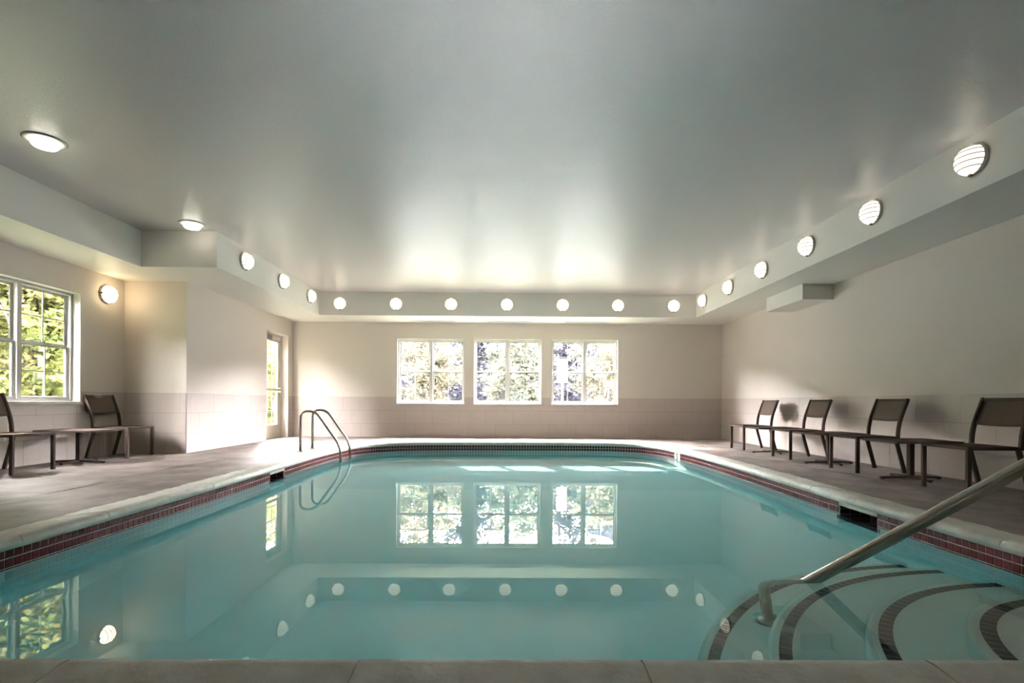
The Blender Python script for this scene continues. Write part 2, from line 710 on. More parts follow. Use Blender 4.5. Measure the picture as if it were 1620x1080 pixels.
# water
bm = MB()
poly = []
for i in range(NO):
    e = 0.03
    if is_skim(i) and is_skim(i - 1):
        e = 0.41
    poly.append(off(i, e))
tris = tessellate_polygon([[Vector((p.x, p.y, 0)) for p in poly]])
water = empty('pool_water', (0, 0, 0))
tag(water, 'still turquoise water filling the indoor pool', 'water', kind='stuff')
wt = [bm.bm.verts.new((p.x, p.y, ZW)) for p in poly]
for tri in tris:
    f = bm.bm.faces.new([wt[k] for k in tri])
    f.normal_update()
    if f.normal.z < 0:
        f.normal_flip()
    f.smooth = True
for k in range(-7, 8):
    bmesh.ops.bisect_plane(bm.bm, geom=bm.bm.faces[:] + bm.bm.edges[:] + bm.bm.verts[:], plane_co=(k * 0.41 + 0.013, 0, 0), plane_no=(1, 0, 0))
for k in range(1, 22):
    bmesh.ops.bisect_plane(bm.bm, geom=bm.bm.faces[:] + bm.bm.edges[:] + bm.bm.verts[:], plane_co=(0, 1.37 + k * 0.41, 0), plane_no=(0, 1, 0))
bmesh.ops.dissolve_degenerate(bm.bm, dist=1e-5, edges=bm.bm.edges[:])
wsurf = bm.build('water_surface', 'water', water, recalc=False)
try:
    wsurf.cycles.is_caustics_caster = True
except Exception:
    pass
bm = MB()
wt = [bm.bm.verts.new((p.x, p.y, ZW + 0.003)) for p in poly]
wb = [bm.bm.verts.new((p.x, p.y, -1.8)) for p in poly]
for i in range(NO):
    j = (i + 1) % NO
    bm.bm.faces.new((wt[i], wt[j], wb[j], wb[i]))
for tri in tris:
    bm.bm.faces.new([wt[k] for k in tri])
    bm.bm.faces.new([wb[k] for k in reversed(tri)])
bm.build('water_body', 'water_body', water)

# corner steps, arcs about one centre
SCX, SCY = 2.79, 1.57
STEPS = [(2.005, 0.76), (1.695, 0.52), (1.302, 0.31), (0.947, 0.105)]
steps = empty('pool_steps', (SCX, SCY, ZF))
tag(steps, 'curved underwater entry steps edged with black tile strips in the pool corner', 'steps')
TW = 0.056
for r, dep in STEPS:
    ro_ = r + 0.075
    poly = []
    for k in range(49):
        a = PI / 2 + PI / 2 * k / 48
        poly.append((ro_ * math.cos(a), ro_ * math.sin(a)))
    poly.append((-ro_, -0.115))
    poly.append((0.03, -0.115))
    poly.append((0.03, ro_))
    zt = (ZW - dep) - ZF
    st = MB().prism(poly, -0.02, zt).build('step', 'step', steps, bevel=0.02)
    try:
        st.cycles.is_caustics_receiver = True
    except Exception:
        pass
    # strip of black tiles near the edge
    n = int(PI / 2 * r / TW)
    da = PI / 2 / n
    hw, g = 0.0275, 0.0016
    tb = MB()
    pts = [(-hw, -TW / 2 + g), (hw, -TW / 2 + g), (hw, TW / 2 - g), (-hw, TW / 2 - g)]
    tb.prism(pts, -0.004, 0.003)
    tme = tb.mesh('step_tile', 'btile')
    gb = MB()
    gp = [((r + s * hw) * math.cos(a), (r + s * hw) * math.sin(a)) for s, rng in ((-1, range(n + 1)), (1, range(n, -1, -1)))
          for a in (PI / 2 + da * k for k in rng)]
    gb.prism(gp, zt - 0.003, zt + 0.0015)
    gb.build('strip_grout', 'pgrout', st)
    for k in range(n):
        a = PI / 2 + da * (k + 0.5)
        o = link('step_tile', tme, st)
        o.location = (r * math.cos(a), r * math.sin(a), zt)
        o.rotation_euler = (0, 0, a)

# ------------------------------------------------------------------ floor
floor = empty('floor', (0, 0, 0))
tag(floor, 'brown stained concrete pool deck', kind='structure')
ring = [off(i, 0.27) for i in range(NO)]
ifar = min(range(NO), key=lambda i: abs(ring[i].x) + (0 if ring[i].y > 5 else 50))
inear = min(range(NO), key=lambda i: abs(ring[i].x) + (0 if ring[i].y < 5 else 50))
JX = 3.9
G = 0.009


def half(sgn, xo, z0, z1, y0=YN, y1=D, gap=G):
    if sgn > 0:
        ids = []
        i = ifar
        while i % NO != inear:
            ids.append(i % NO)
            i -= 1
        pts = [(gap, y0), (xo, y0), (xo, y1), (gap, y1)] + [(max(ring[k].x, gap), ring[k].y) for k in ids]
    else:
        ids = []
        i = ifar
        while i % NO != inear:
            ids.append(i % NO)
            i += 1
        pts = [(-gap, y0), (-xo, y0), (-xo, y1), (-gap, y1)] + [(min(ring[k].x, -gap), ring[k].y) for k in ids]
    return MB().prism(pts, z0, z1)


for s in (1, -1):
    half(s, JX - G, -0.05, 0.0).build('deck_slab', 'deck', floor)
    half(s, JX + 0.01, -0.12, -0.0012, gap=0.0).build('joint_bed', 'joint', floor)
for poly in ([(JX + G, YN), (XR + .02, YN), (XR + .02, D), (JX + G, D)],
             [(-JX - G, YN), (-JX - G, 4.42), (XA - .02, 4.42), (XA - .02, YN)],
             [(-JX - G, 4.428), (-JX - G, D), (XL - .02, D), (XL - .02, YO), (XA - .02, YO), (XA - .02, 4.428)]):
    MB().prism(poly, -0.05, 0.0).build('deck_slab', 'deck', floor)
MB().box(JX - .01, XR + .05, YN, D + .05, -0.12, -0.0012).build('joint_bed', 'joint', floor)
MB().box(XA - .05, -JX + .01, YN, D + .05, -0.12, -0.0012).build('joint_bed', 'joint', floor)


# ------------------------------------------------------------------ walls
def cells(u0, u1, v0, v1, holes):
    us = sorted({u0, u1, *[x for h in holes for x in h[:2] if u0 < x < u1]})
    vs = sorted({v0, v1, *[x for h in holes for x in h[2:] if v0 < x < v1]})
    for a, b in zip(us, us[1:]):
        for c, d in zip(vs, vs[1:]):
            mu, mv = (a + b) / 2, (c + d) / 2
            if not any(h[0] < mu < h[1] and h[2] < mv < h[3] for h in holes):
                yield a, b, c, d


TH = 0.22
WZ0, WZ1 = 0.765, 2.255
BW = [(-2.541, -0.995), (-0.791, 0.757), (0.973, 2.51)]
LW = [(5.485, 7.03)]
DOOR = (10.41, 11.43, 2.262)


def place(axis, pos, sgn):
    """matrix from wall coordinates (u, depth outward, z) to world"""
    if axis == 'y':
        return Matrix(((1, 0, 0, 0), (0, sgn, 0, pos), (0, 0, 1, 0), (0, 0, 0, 1)))
    return Matrix(((0, sgn, 0, pos), (1, 0, 0, 0), (0, 0, 1, 0), (0, 0, 0, 1)))


def wall(name, label, mtx, u0, u1, holes, z0=-0.05, z1=ZC, tiles=True, phase=(0, 0, 0), tmin=None, tmax=None):
    e = empty(name)
    tag(e, label, kind='structure')
    bm = MB()
    for a, b, c, d in cells(u0, u1, z0, z1, holes):
        bm.box(a, b, 0, TH, c, d, mtx)
    bm.build('wall_body', 'wall', e)
    if tiles:
        bm = MB()
        for a, b, c, d in cells(tmin if tmin is not None else u0, tmax if tmax is not None else u1, 0.0, TT, holes):
            bm.box(a, b, -0.0045, 0.0, c, d, mtx)
        bm.build('grout_bed', 'grout', e)
        P, H, g = 0.6115, TT / 3, 0.0019
        lo, hi = (tmin if tmin is not None else u0), (tmax if tmax is not None else u1)
        for row in range(3):
            za, zb = row * H, (row + 1) * H
            u = phase[row] - math.ceil((phase[row] - lo) / P) * P
            while u < hi:
                a, b = max(u, lo), min(u + P, hi)
                u += P
                if b - a < 0.02:
                    continue
                cl = list(cells(a + g, b - g, za + g, zb - g, holes))
                if not cl:
                    continue
                bm = MB()
                for c in cl:
                    bm.box(c[0], c[1], -0.007, 0.0, c[2], c[3], mtx)
                bm.build('wall_tile', 'wtile', e)
    return e


wb_m = place('y', D, 1)
wall('wall_back', 'cream back wall with three windows above beige tiles', wb_m, XL - 0.3, XR + 0.3,
     [(a, b, WZ0, WZ1) for a, b in BW], phase=(-3.96, -3.56, -3.76), tmin=XL, tmax=XR)
wr_m = place('x', XR, 1)
wall('wall_right', 'cream right wall above beige tiles', wr_m, YN, D, [], phase=(6.50, 6.30, 6.09))
wl_m = place('x', XL, -1)
wall('wall_left', 'cream door wall above beige tiles', wl_m, YO + TH, D, [(DOOR[0], DOOR[1], -1, DOOR[2])],
     phase=(8.35, 8.15, 8.55), tmin=YO, tmax=D)
we_m = place('y', YO, 1)
wall('wall_alcove', 'shaded end wall of the window alcove', we_m, XA, XL, [], phase=(-5.2, -5.4, -5.6))
wa_m = place('x', XA, -1)
wall('wall_window', 'cream alcove wall with window', wa_m, YN, YO + TH, [(a, b, WZ0, WZ1) for a, b in LW],
     phase=(6.2, 6.0, 5.75), tmax=YO)
wn_m = place('y', YN, -1)
wall('wall_near', 'cream wall behind the viewpoint', wn_m, XA - TH, XR + TH, [], tiles=False)

# ceiling and soffits
cl = MB()
cl.box(XA - TH, XR + TH, YN - TH, D + TH, ZC, ZC + 0.25)
tag(cl.build('ceiling', 'ceil'), 'grey stippled satin ceiling', kind='structure')
for nm, lb, bx in (('trim_1', 'white soffit band along the back wall', (XL, XR, SY, D)),
                   ('trim_2', 'white soffit band along the right wall', (SXR, XR, YN, SY)),
                   ('trim_3', 'white soffit band along the door wall', (XL, SXL, SYA, SY)),
                   ('trim_4', 'white soffit band over the alcove end', (XA, XL, SYA, YO)),
                   ('trim_5', 'white soffit band above the alcove windows', (XA, SXA, YN, SYA))):
    tag(MB().box(bx[0], bx[1], bx[2], bx[3], ZS, ZC).build(nm, 'soffit'), lb, kind='structure')
ev = MB()  # eaves added out of view to cut high sky light at window and door
ev.box(XA - TH - 0.75, XA - TH, YN, YO + TH + 0.6, 2.76, 2.92)
ev.box(XA - TH - 0.75, XR + TH, YN - TH - 0.75, YN - TH, 2.76, 2.92)
ev.box(XL - TH - 0.62, XL - TH, YO + TH + 0.6, D + TH, 2.76, 2.92)
tag(ev.build('trim_7', 'soffit'), 'unseen roof eave added to block high sky above the alcove window and door', kind='structure')
du = MB().box(4.41, XR, 7.655, 8.73, 2.378, ZS)
tag(du.build('trim_6', 'soffit'), 'boxed duct under the right soffit against the wall', kind='structure')


# ------------------------------------------------------------------ windows
def window(name, label, mtx, u0, u1, depth=0.10):
    """twin double-hung window, each sash with two by two panes"""
    e = empty(name)
    tag(e, label, kind='structure')
    z0, z1 = WZ0, WZ1
    bm = MB()
    fw = 0.045
    # lining of the reveal
    for a, b, c, d in cells(u0, u1, z0, z1, [(u0 + 0.012, u1 - 0.012, z0 + 0.012, z1 - 0.012)]):
        bm.box(a, b, -0.004, TH, c, d, mtx)
    bm.build('reveal', 'white', e)
    bm = MB()
    for a, b, c, d in cells(u0 + .012, u1 - .012, z0 + .012, z1 - .012, [(u0 + fw, u1 - fw, z0 + fw, z1 - fw)]):
        bm.box(a, b, depth - 0.02, depth + 0.07, c, d, mtx)
    um = (u0 + u1) / 2
    bm.box(um - 0.03, um + 0.03, depth - 0.022, depth + 0.07, z0 + fw, z1 - fw, mtx)
    bm.build('window_frame', 'white', e, bevel=0.004)
    zm = (z0 + z1) / 2
    for ua, ub in ((u0 + fw, um - 0.03), (um + 0.03, u1 - fw)):
        for q, (za, zb) in enumerate(((z0 + fw, zm - 0.0), (zm + 0.0, z1 - fw))):
            dd = depth + (0.0 if q == 0 else 0.03)
            s = MB()
            r = 0.024
            for a, b, c, d in cells(ua, ub, za, zb, [(ua + r, ub - r, za + r + 0.008 * (q == 0), zb - r)]):
                s.box(a, b, dd, dd + 0.028, c, d, mtx)
            so = s.build('sash', 'white', e, bevel=0.003)
            gk = MB()
            ga, gb, gc, gd = ua + r, ub - r, za + r, zb - r
            for a, b, c, d in cells(ga, gb, gc, gd, [(ga + .006, gb - .006, gc + .004, gd - .006)]):
                gk.box(a, b, dd + 0.004, dd + 0.02, c, d, mtx)
            gk.build('gasket', 'dark', so)
            mu, mz = (ua + ub) / 2, (za + zb) / 2
            mn = MB()
            mn.box(mu - 0.008, mu + 0.008, dd + 0.008, dd + 0.018, gc, gd, mtx)
            mn.build('muntin', 'white', so)
            mn = MB()
            mn.box(ga, gb, dd + 0.0085, dd + 0.0175, mz - 0.008, mz + 0.008, mtx)
            mn.build('muntin', 'white', so)
            for pa, pb in ((ga, mu), (mu, gb)):
                for pc, pd in ((gc, mz), (mz, gd)):
                    p = MB()
                    p.bm.faces.new([p.bm.verts.new(mtx @ Vector((x, dd + 0.013, z)))
                                    for x, z in ((pa, pc), (pb, pc), (pb, pd), (pa, pd))])
                    p.build('pane', 'glass', so)
    sl = MB()
    sl.box(u0 - 0.0, u1 + 0.0, -0.022, depth + 0.02, z0 - 0.028, z0 + 0.014, mtx)
    sl.build('window_sill', 'white', e, bevel=0.004)
    return e


window('window_1', 'white twin sash window in the back wall beside the door corner', wb_m, *BW[0])
window('window_2', 'white twin sash window in the middle of the back wall', wb_m, *BW[1])
window('window_3', 'white twin sash window in the back wall with a sign post outside', wb_m, *BW[2])
window('window_4', 'white twin sash window in the alcove wall behind the chairs', wa_m, *LW[0], depth=0.12)

# ------------------------------------------------------------------ door
door = empty('door_1')
tag(door, 'cream door glazed with white muntins, push bar and closer', kind='structure')
y0, y1, zt = DOOR
fr = MB()
for a, b, c, d in cells(y0, y1, 0, zt, [(y0 + .012, y1 - .012, -1, zt - .012)]):
    fr.box(a, b, 0.0, 0.14, c, d, wl_m)
fr.build('reveal', 'wall', door)
fr = MB()
for a, b, c, d in cells(y0 + .012, y1 - .012, 0, zt - .012, [(y0 + .06, y1 - .06, -1, zt - .06)]):
    fr.box(a, b, 0.13, TH, c, d, wl_m)
fr.build('door_frame', 'white', door, bevel=0.006)
ya, yb, za, zb = y0 + .062, y1 - .062, 0.012, zt - 0.062
lf = MB()
gl = (ya + .11, yb - .13, 0.30, zb - 0.12)
for a, b, c, d in cells(ya, yb, za, zb, [gl]):
    lf.box(a, b, 0.15, 0.195, c, d, wl_m)
leaf = lf.build('door_leaf', 'doorp', door, bevel=0.004)
NR = 6
for k in range(1, NR):
    z = gl[2] + (gl[3] - gl[2]) * k / NR
    MB().box(gl[0], gl[1], 0.165, 0.18, z - .009, z + .009, wl_m).build('muntin', 'white', leaf)
for k in range(1, 3):
    u = gl[0] + (gl[1] - gl[0]) * k / 3
    MB().box(u - .009, u + .009, 0.166, 0.179, gl[2], gl[3], wl_m).build('muntin', 'white', leaf)
for i in range(3):
    for k in range(NR):
        p = MB()
        u_a, u_b = gl[0] + (gl[1] - gl[0]) * i / 3, gl[0] + (gl[1] - gl[0]) * (i + 1) / 3
        z_a, z_b = gl[2] + (gl[3] - gl[2]) * k / NR, gl[2] + (gl[3] - gl[2]) * (k + 1) / NR
        p.bm.faces.new([p.bm.verts.new(wl_m @ Vector((x, 0.172, z))) for x, z in
                        ((u_a, z_a), (u_b, z_a), (u_b, z_b), (u_a, z_b))])
        p.build('pane', 'glass', leaf)
pb_ = MB()
pb_.box(ya + .02, yb - .02, 0.095, 0.125, 1.02, 1.075, wl_m)
pb_.box(yb - .10, yb - .02, 0.09, 0.15, 1.0, 1.095, wl_m)
pb_.box(ya + .02, ya + .10, 0.09, 0.15, 1.0, 1.095, wl_m)
pb_.build('push_bar', 'doorp', door, bevel=0.004)
dc = MB()
dc.box(ya + .02, ya + .34, 0.07, 0.148, zb - .115, zb - .015, wl_m)
dc.build('door_closer', 'closer', door, bevel=0.006)
dc = MB()
dc.tube([wl_m @ Vector(p) for p in ((ya + .20, 0.085, zb - .13), (ya + .62, 0.03, zb - .125), (yb - .06, 0.12, zb - .10))], 0.011, 8)
dc.build('closer_arm', 'closer', door)
MB().box(y0, y1, 0.12, TH, -0.02, 0.012, wl_m).build('threshold', 'steel', door)

# ------------------------------------------------------------------ ceiling slot diffusers in the back soffit
for k, (xa, xb) in enumerate(((-2.17, -1.225), (-0.49, 0.445), (1.275, 2.2))):
    v = empty('slot_diffuser', ((xa + xb) / 2, 11.44, ZS))
    tag(v, ('slim dark air slot in the soffit above the window next to the door corner',
            'slim dark air slot in the soffit above the middle back window',
            'slim dark air slot in the soffit above the window with the sign post')[k], 'vent', 'air slots over the back windows')
    w = (xb - xa) / 2
    f = MB()
    for a, b, c, d in cells(-w - .015, w + .015, -.05, .05, [(-w, w, -.03, .03)]):
        f.box(a, b, c, d, -0.006, 0.002)
    f.build('frame', 'soffit', v)
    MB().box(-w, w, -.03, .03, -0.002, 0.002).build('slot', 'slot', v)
    for q in (-.011, .011):
        MB().box(-w, w, q - .002, q + .002, -0.006, 0.0).build('vane', 'soffit', v)


# ------------------------------------------------------------------ lamps
def make_globe():
    """lamp with its back on the plane y=0 and the dome towards -y"""
    root = empty('globe_lamp')
    Rm = Matrix.Rotation(PI / 2, 4, 'X')
    MB().lathe([(0, 0.0), (0.128, 0.0), (0.132, 0.008), (0.132, 0.022), (0.125, 0.030), (0.0, 0.030)], 32, Rm).build('base_ring', 'ring', root)
    R, H = 0.123, 0.112
    prof = [(R * math.cos(a), 0.028 + H * math.sin(a)) for a in (PI / 2 * k / 10 for k in range(10))] + [(0, 0.028 + H)]
    dome = MB().lathe(prof, 32, Rm).build('globe', 'globe', root)
    for z in (-0.075, -0.03, 0.015, 0.06, 0.098):
        rr = math.sqrt(max(0, 1 - (z / R) ** 2))
        pts = []
        for k in range(17):
            a = PI * k / 16
            pts.append((R * rr * math.cos(a) * 1.004, -(0.028 + H * rr * math.sin(a) * 1.004), z))
        MB().tube(pts, 0.004, 5).build('rib', 'rib', dome)
    c = MB()
    c.box(-0.014, 0.014, -0.05, -0.018, -0.135, -0.117)
    c.build('clip', 'clip', root, bevel=0.003)
    return root


proto = make_globe()
ORD = ['first', 'second', 'third', 'fourth', 'fifth', 'sixth', 'seventh', 'eighth', 'ninth']
spots = []
for k, x in enumerate((-3.528, -2.358, -1.209, -0.039, 1.13, 2.290, 3.46)):
    spots.append(((x, SY, 2.852), 0.0, 0, '%s round globe lamp from the door side along the back soffit' % ORD[k], 'globe lamps on the back soffit'))
for k, y in enumerate((10.281, 9.085, 7.89, 6.695, 5.505, 4.315)):
    spots.append(((SXR, y, 2.876), -PI / 2, 0, '%s ribbed globe lamp from the back corner along the right soffit' % ORD[k], 'globe lamps on the right soffit'))
for k, y in enumerate((10.197, 8.945, 7.692)):
    spots.append(((SXL, y, 2.89), PI / 2, 0, '%s ribbed globe lamp from the back corner on the door side soffit' % ORD[k], 'globe lamps on the door side soffit'))
spots.append(((XA, 7.469, 2.332), PI / 2, PI / 2, 'single globe lamp on the alcove wall between window and corner', 'globe lamp on the alcove wall'))
for k, (loc, rz, ry, lb, gr) in enumerate(spots):
    o = proto if k == 0 else copy_tree(proto)
    o.matrix_world = Matrix.Translation(loc) @ Matrix.Rotation(rz, 4, 'Z') @ Matrix.Rotation(ry, 4, 'Y')
    tag(o, lb, 'lamp', gr)
    if gr == 'globe lamp on the alcove wall':
        for ch in o.children:
            if ch.name.startswith('globe'):
                ch.data = ch.data.copy()
                ch.data.materials[0] = M['globe_warm']

for k, (x, y) in enumerate(((-4.13, 4.58), (-4.13, 6.70))):
    r = empty('downlight', (x, y, ZC))
    tag(r, ('recessed ceiling downlight with drop lens over the open alcove',
            'recessed ceiling downlight with drop lens close to the alcove end soffit')[k], 'lamp', 'ceiling downlights')
    MB().lathe([(0.105, 0.0), (0.155, 0.0), (0.158, -0.004), (0.150, -0.010), (0.108, -0.014), (0.105, 0.0)], 32).build('trim_ring', 'ring', r)
    MB().lathe([(0.0, 0.0), (0.098, 0.0), (0.098, -0.045), (0.085, -0.060), (0, -0.066)], 32).build('lens', 'lens', r)


# ------------------------------------------------------------------ chairs and tables
def make_chair():
    """faces +x"""
    root = empty('patio_chair')
    W = 0.245
    t = 0.013

    def bar(path, wy, thick, y):
        sec = []
        P = [Vector((p[0], 0, p[1])) for p in path]
        for i, p in enumerate(P):
            a = P[max(i - 1, 0)]
            b = P[min(i + 1, len(P) - 1)]
            d = (b - a).normalized()
            n = Vector((-d.z, 0, d.x))
            sec.append([(p.x + n.x * thick, y - wy, p.z + n.z * thick), (p.x + n.x * thick, y + wy, p.z + n.z * thick),
                        (p.x - n.x * thick, y + wy, p.z - n.z * thick), (p.x - n.x * thick, y - wy, p.z - n.z * thick)])
        return sec
    up = [(-0.205, 0.40), (-0.208, 0.46), (-0.213, 0.52), (-0.224, 0.58), (-0.242, 0.645), (-0.268, 0.72), (-0.298, 0.80), (-0.325, 0.872)]
    for s in (-1, 1):
        y = s * W
        MB().box(0.245, 0.285, y - t, y + t, 0.0, 0.415).build('leg', 'frame', root, bevel=0.003)
        MB().sweep(bar([(-0.180, 0.405), (-0.292, 0.0)], t, 0.02, y)).build('leg', 'frame', root, bevel=0.003)
    sf = MB()
    for s in (-1, 1):
        y = s * W
        sf.box(-0.225, 0.285, y - t, y + t, 0.398, 0.428)
    sf.box(0.245, 0.285, -W, W, 0.398, 0.428)
    sf.box(-0.215, -0.185, -W, W, 0.396, 0.424)
    sf.build('seat_frame', 'frame', root, bevel=0.003)
    sb = MB()
    sec = []
    for k in range(7):
        x = 0.26 - 0.45 * k / 6
        dz = -0.012 * math.sin(PI * k / 6)
        sec.append([(x, -W + .005, 0.430 + dz), (x, W - .005, 0.430 + dz), (x, W - .005, 0.424 + dz), (x, -W + .005, 0.424 + dz)])
    sb.sweep(sec).build('seat', 'sling', root)
    for s in (-1, 1):
        MB().sweep(bar(up, t, 0.019, s * W)).build('back_upright', 'frame', root, bevel=0.003)

    def at(z):
        for (xa, za), (xb, zb_) in zip(up, up[1:]):
            if za <= z <= zb_:
                return xa + (xb - xa) * (z - za) / (zb_ - za)
    br = MB()
    # curved top rail
    sec = []
    for k in range(9):
        y = -W + 2 * W * k / 8
        dx = -0.018 * math.sin(PI * k / 8)
        sec.append([(at(0.85) + dx + 0.012, y, 0.846), (at(0.872) + dx + 0.012, y, 0.872), (at(0.872) + dx - 0.012, y, 0.868), (at(0.85) + dx - 0.012, y, 0.842)])
    br.sweep(sec).build('top_rail', 'frame', root, bevel=0.002)
    bk = MB()
    V = [[None] * 9 for _ in range(9)]
    faces = []
    for i in range(9):
        z = 0.612 + (0.862 - 0.612) * i / 8
        for k in range(9):
            y = -W + .004 + (2 * W - .008) * k / 8
            dx = -0.018 * math.sin(PI * k / 8)
            V[i][k] = (at(z) + dx, y, z - 0.010 * math.sin(PI * k / 8) * (1 - i / 8))
    for sgn in (1, -1):
        vv = [[bk.bm.verts.new((p[0] + sgn * 0.004, p[1], p[2])) for p in r] for r in V]
        faces.append(vv)
        for i in range(8):
            for k in range(8):
                bk.bm.faces.new((vv[i][k], vv[i][k + 1], vv[i + 1][k + 1], vv[i + 1][k])).smooth = True
    A, B = faces
    for k in range(8):
        bk.bm.faces.new((A[0][k], A[0][k + 1], B[0][k + 1], B[0][k]))
        bk.bm.faces.new((A[8][k], A[8][k + 1], B[8][k + 1], B[8][k]))
        bk.bm.faces.new((A[k][0], A[k + 1][0], B[k + 1][0], B[k][0]))
        bk.bm.faces.new((A[k][8], A[k + 1][8], B[k + 1][8], B[k][8]))
    bk.build('backrest', 'sling', root)
    return root


chair = make_chair()
CH = [((4.345, 9.07), PI, 'brown sling patio chair on the right deck standing closest to the back wall'),
      ((4.345, 7.61), PI, 'brown sling patio chair second from the back wall on the right deck'),
      ((4.345, 6.19), PI, 'brown sling patio chair third from the back wall on the right deck'),
      ((4.355, 4.76), PI, 'brown sling patio chair on the right deck behind the pool handrail'),
      ((-5.505, 7.33), 0.0, 'brown sling patio chair in the alcove corner beside the window edge'),
      ((-5.495, 5.68), 0.0, 'brown sling patio chair in front of the alcove window')]
for k, ((x, y), rz, lb) in enumerate(CH):
    o = chair if k == 0 else copy_tree(chair)
    o.location = (x, y, 0)
    o.rotation_euler = (0, 0, rz)
    tag(o, lb, 'chair', 'brown patio chairs along the walls')


def make_table():
    root = empty('side_table')
    MB().box(-0.35, 0.35, -0.265, 0.265, 0.398, 0.424).build('table_top', 'frame', root, bevel=0.004)
    MB().box(-0.17, 0.17, -0.04, 0.04, 0.384, 0.398).build('bracket', 'frame', root, bevel=0.002)
    MB().box(-0.026, 0.026, -0.026, 0.026, 0.02, 0.386).build('pedestal', 'frame', root, bevel=0.004)
    for rz, L in ((0, 0.32), (PI / 2, 0.27), (PI, 0.32), (-PI / 2, 0.27)):
        b = MB()
        b.sweep([[(0.0, -.024, 0.016), (0.0, .024, 0.016), (0.0, .024, 0.042), (0.0, -.024, 0.042)],
                 [(L, -.022, 0.008), (L, .022, 0.008), (L, .022, 0.026), (L, -.022, 0.026)]])
        b.box(L - .03, L, -.012, .012, 0.0, 0.01)
        for v in b.bm.verts:
            v.co = Matrix.Rotation(rz, 4, 'Z') @ v.co
        b.build('base_arm', 'frame', root, bevel=0.002)
    return root


table = make_table()
TB = [((4.33, 8.36), 'low brown side table between the two right chairs nearest the back wall'),
      ((4.34, 6.90), 'low brown side table between the second and third chairs on the right deck'),
      ((4.35, 5.50), 'low brown side table on the right deck beside the chair behind the handrail'),
      ((-5.46, 6.56), 'low brown side table under the alcove window')]
for k, ((x, y), lb) in enumerate(TB):
    o = table if k == 0 else copy_tree(table)
    o.location = (x, y, 0)
    tag(o, lb, 'table', 'low brown side tables')

# ------------------------------------------------------------------ steel rails
for y, zt_, lb in ((8.14, 0.615, 'bent steel pool grab rail standing next to the skimmer side'),
                   (8.64, 0.628, 'bent steel pool grab rail standing nearer the back wall')):
    r = empty('grab_rail', (-3.29, y, 0))
    tag(r, lb, 'rail', 'steel grab rails by the pool')
    pts = smooth_bend([(0, 0, 0), (0, 0, zt_ + 0.03), (0.235, 0, zt_ + 0.03), (0.635, 0, 0.09), (0.635, 0, -0.42), (0.52, 0, -0.55)], 0.17, 8)
    MB().tube(pts, 0.0195, 14).build('tube', 'steel', r)
    MB().lathe([(0.0, 0.0), (0.052, 0.0), (0.052, 0.008), (0.035, 0.018), (0.02, 0.02)], 24).build('escutcheon', 'steel', r)

hr = empty('handrail', (1.465, 2.86, ZW - 0.76))
tag(hr, 'thick brushed steel handrail rising out of the water beside the steps', 'handrail')
b0 = Vector((1.605, 2.69, ZW))
dv = Vector((0.73, -0.68, 0.845))
pts = [Vector((1.465, 2.86, ZW - 0.76)), b0 - dv * 0.24, b0 + dv * 1.12]
e = pts[-1] + Vector((0.73, -0.68, 0)) * 1.15
pts += [Vector((e.x, e.y, pts[-1].z)), Vector((e.x, e.y, 0.0))]
pts = smooth_bend(pts, 0.12, 8)
o0 = Vector(hr.location)
MB().tube([p - o0 for p in pts], 0.0305, 20).build('tube', 'steel', hr)
MB().lathe([(0.0, 0.004), (0.082, 0.004), (0.082, 0.014), (0.05, 0.026), (0.031, 0.03)], 28).build('escutcheon', 'steel', hr)
m2 = MB().lathe([(0.0, 0.0), (0.082, 0.0), (0.082, 0.01), (0.05, 0.026), (0.031, 0.03)], 28,
                Matrix.Translation(Vector((e.x, e.y, 0.0)) - o0))
m2.build('escutcheon', 'steel', hr)

# ------------------------------------------------------------------ outside
GZ = -0.55
g = MB()
for c_ in cells(-60, 60, -30, 17.0, [(XA - 0.1, XR + 0.1, YN - 0.1, D + 0.1)]):
    g.box(*c_, GZ - 0.1, GZ)
tag(g.build('ground_lawn', 'grass'), 'lawn outside the building', kind='structure')
g = MB().box(-60, 60, 17.0, 90, GZ - 0.1, GZ + 0.002)
tag(g.build('ground_asphalt', 'asphalt'), 'asphalt car park outside the back windows', kind='structure')


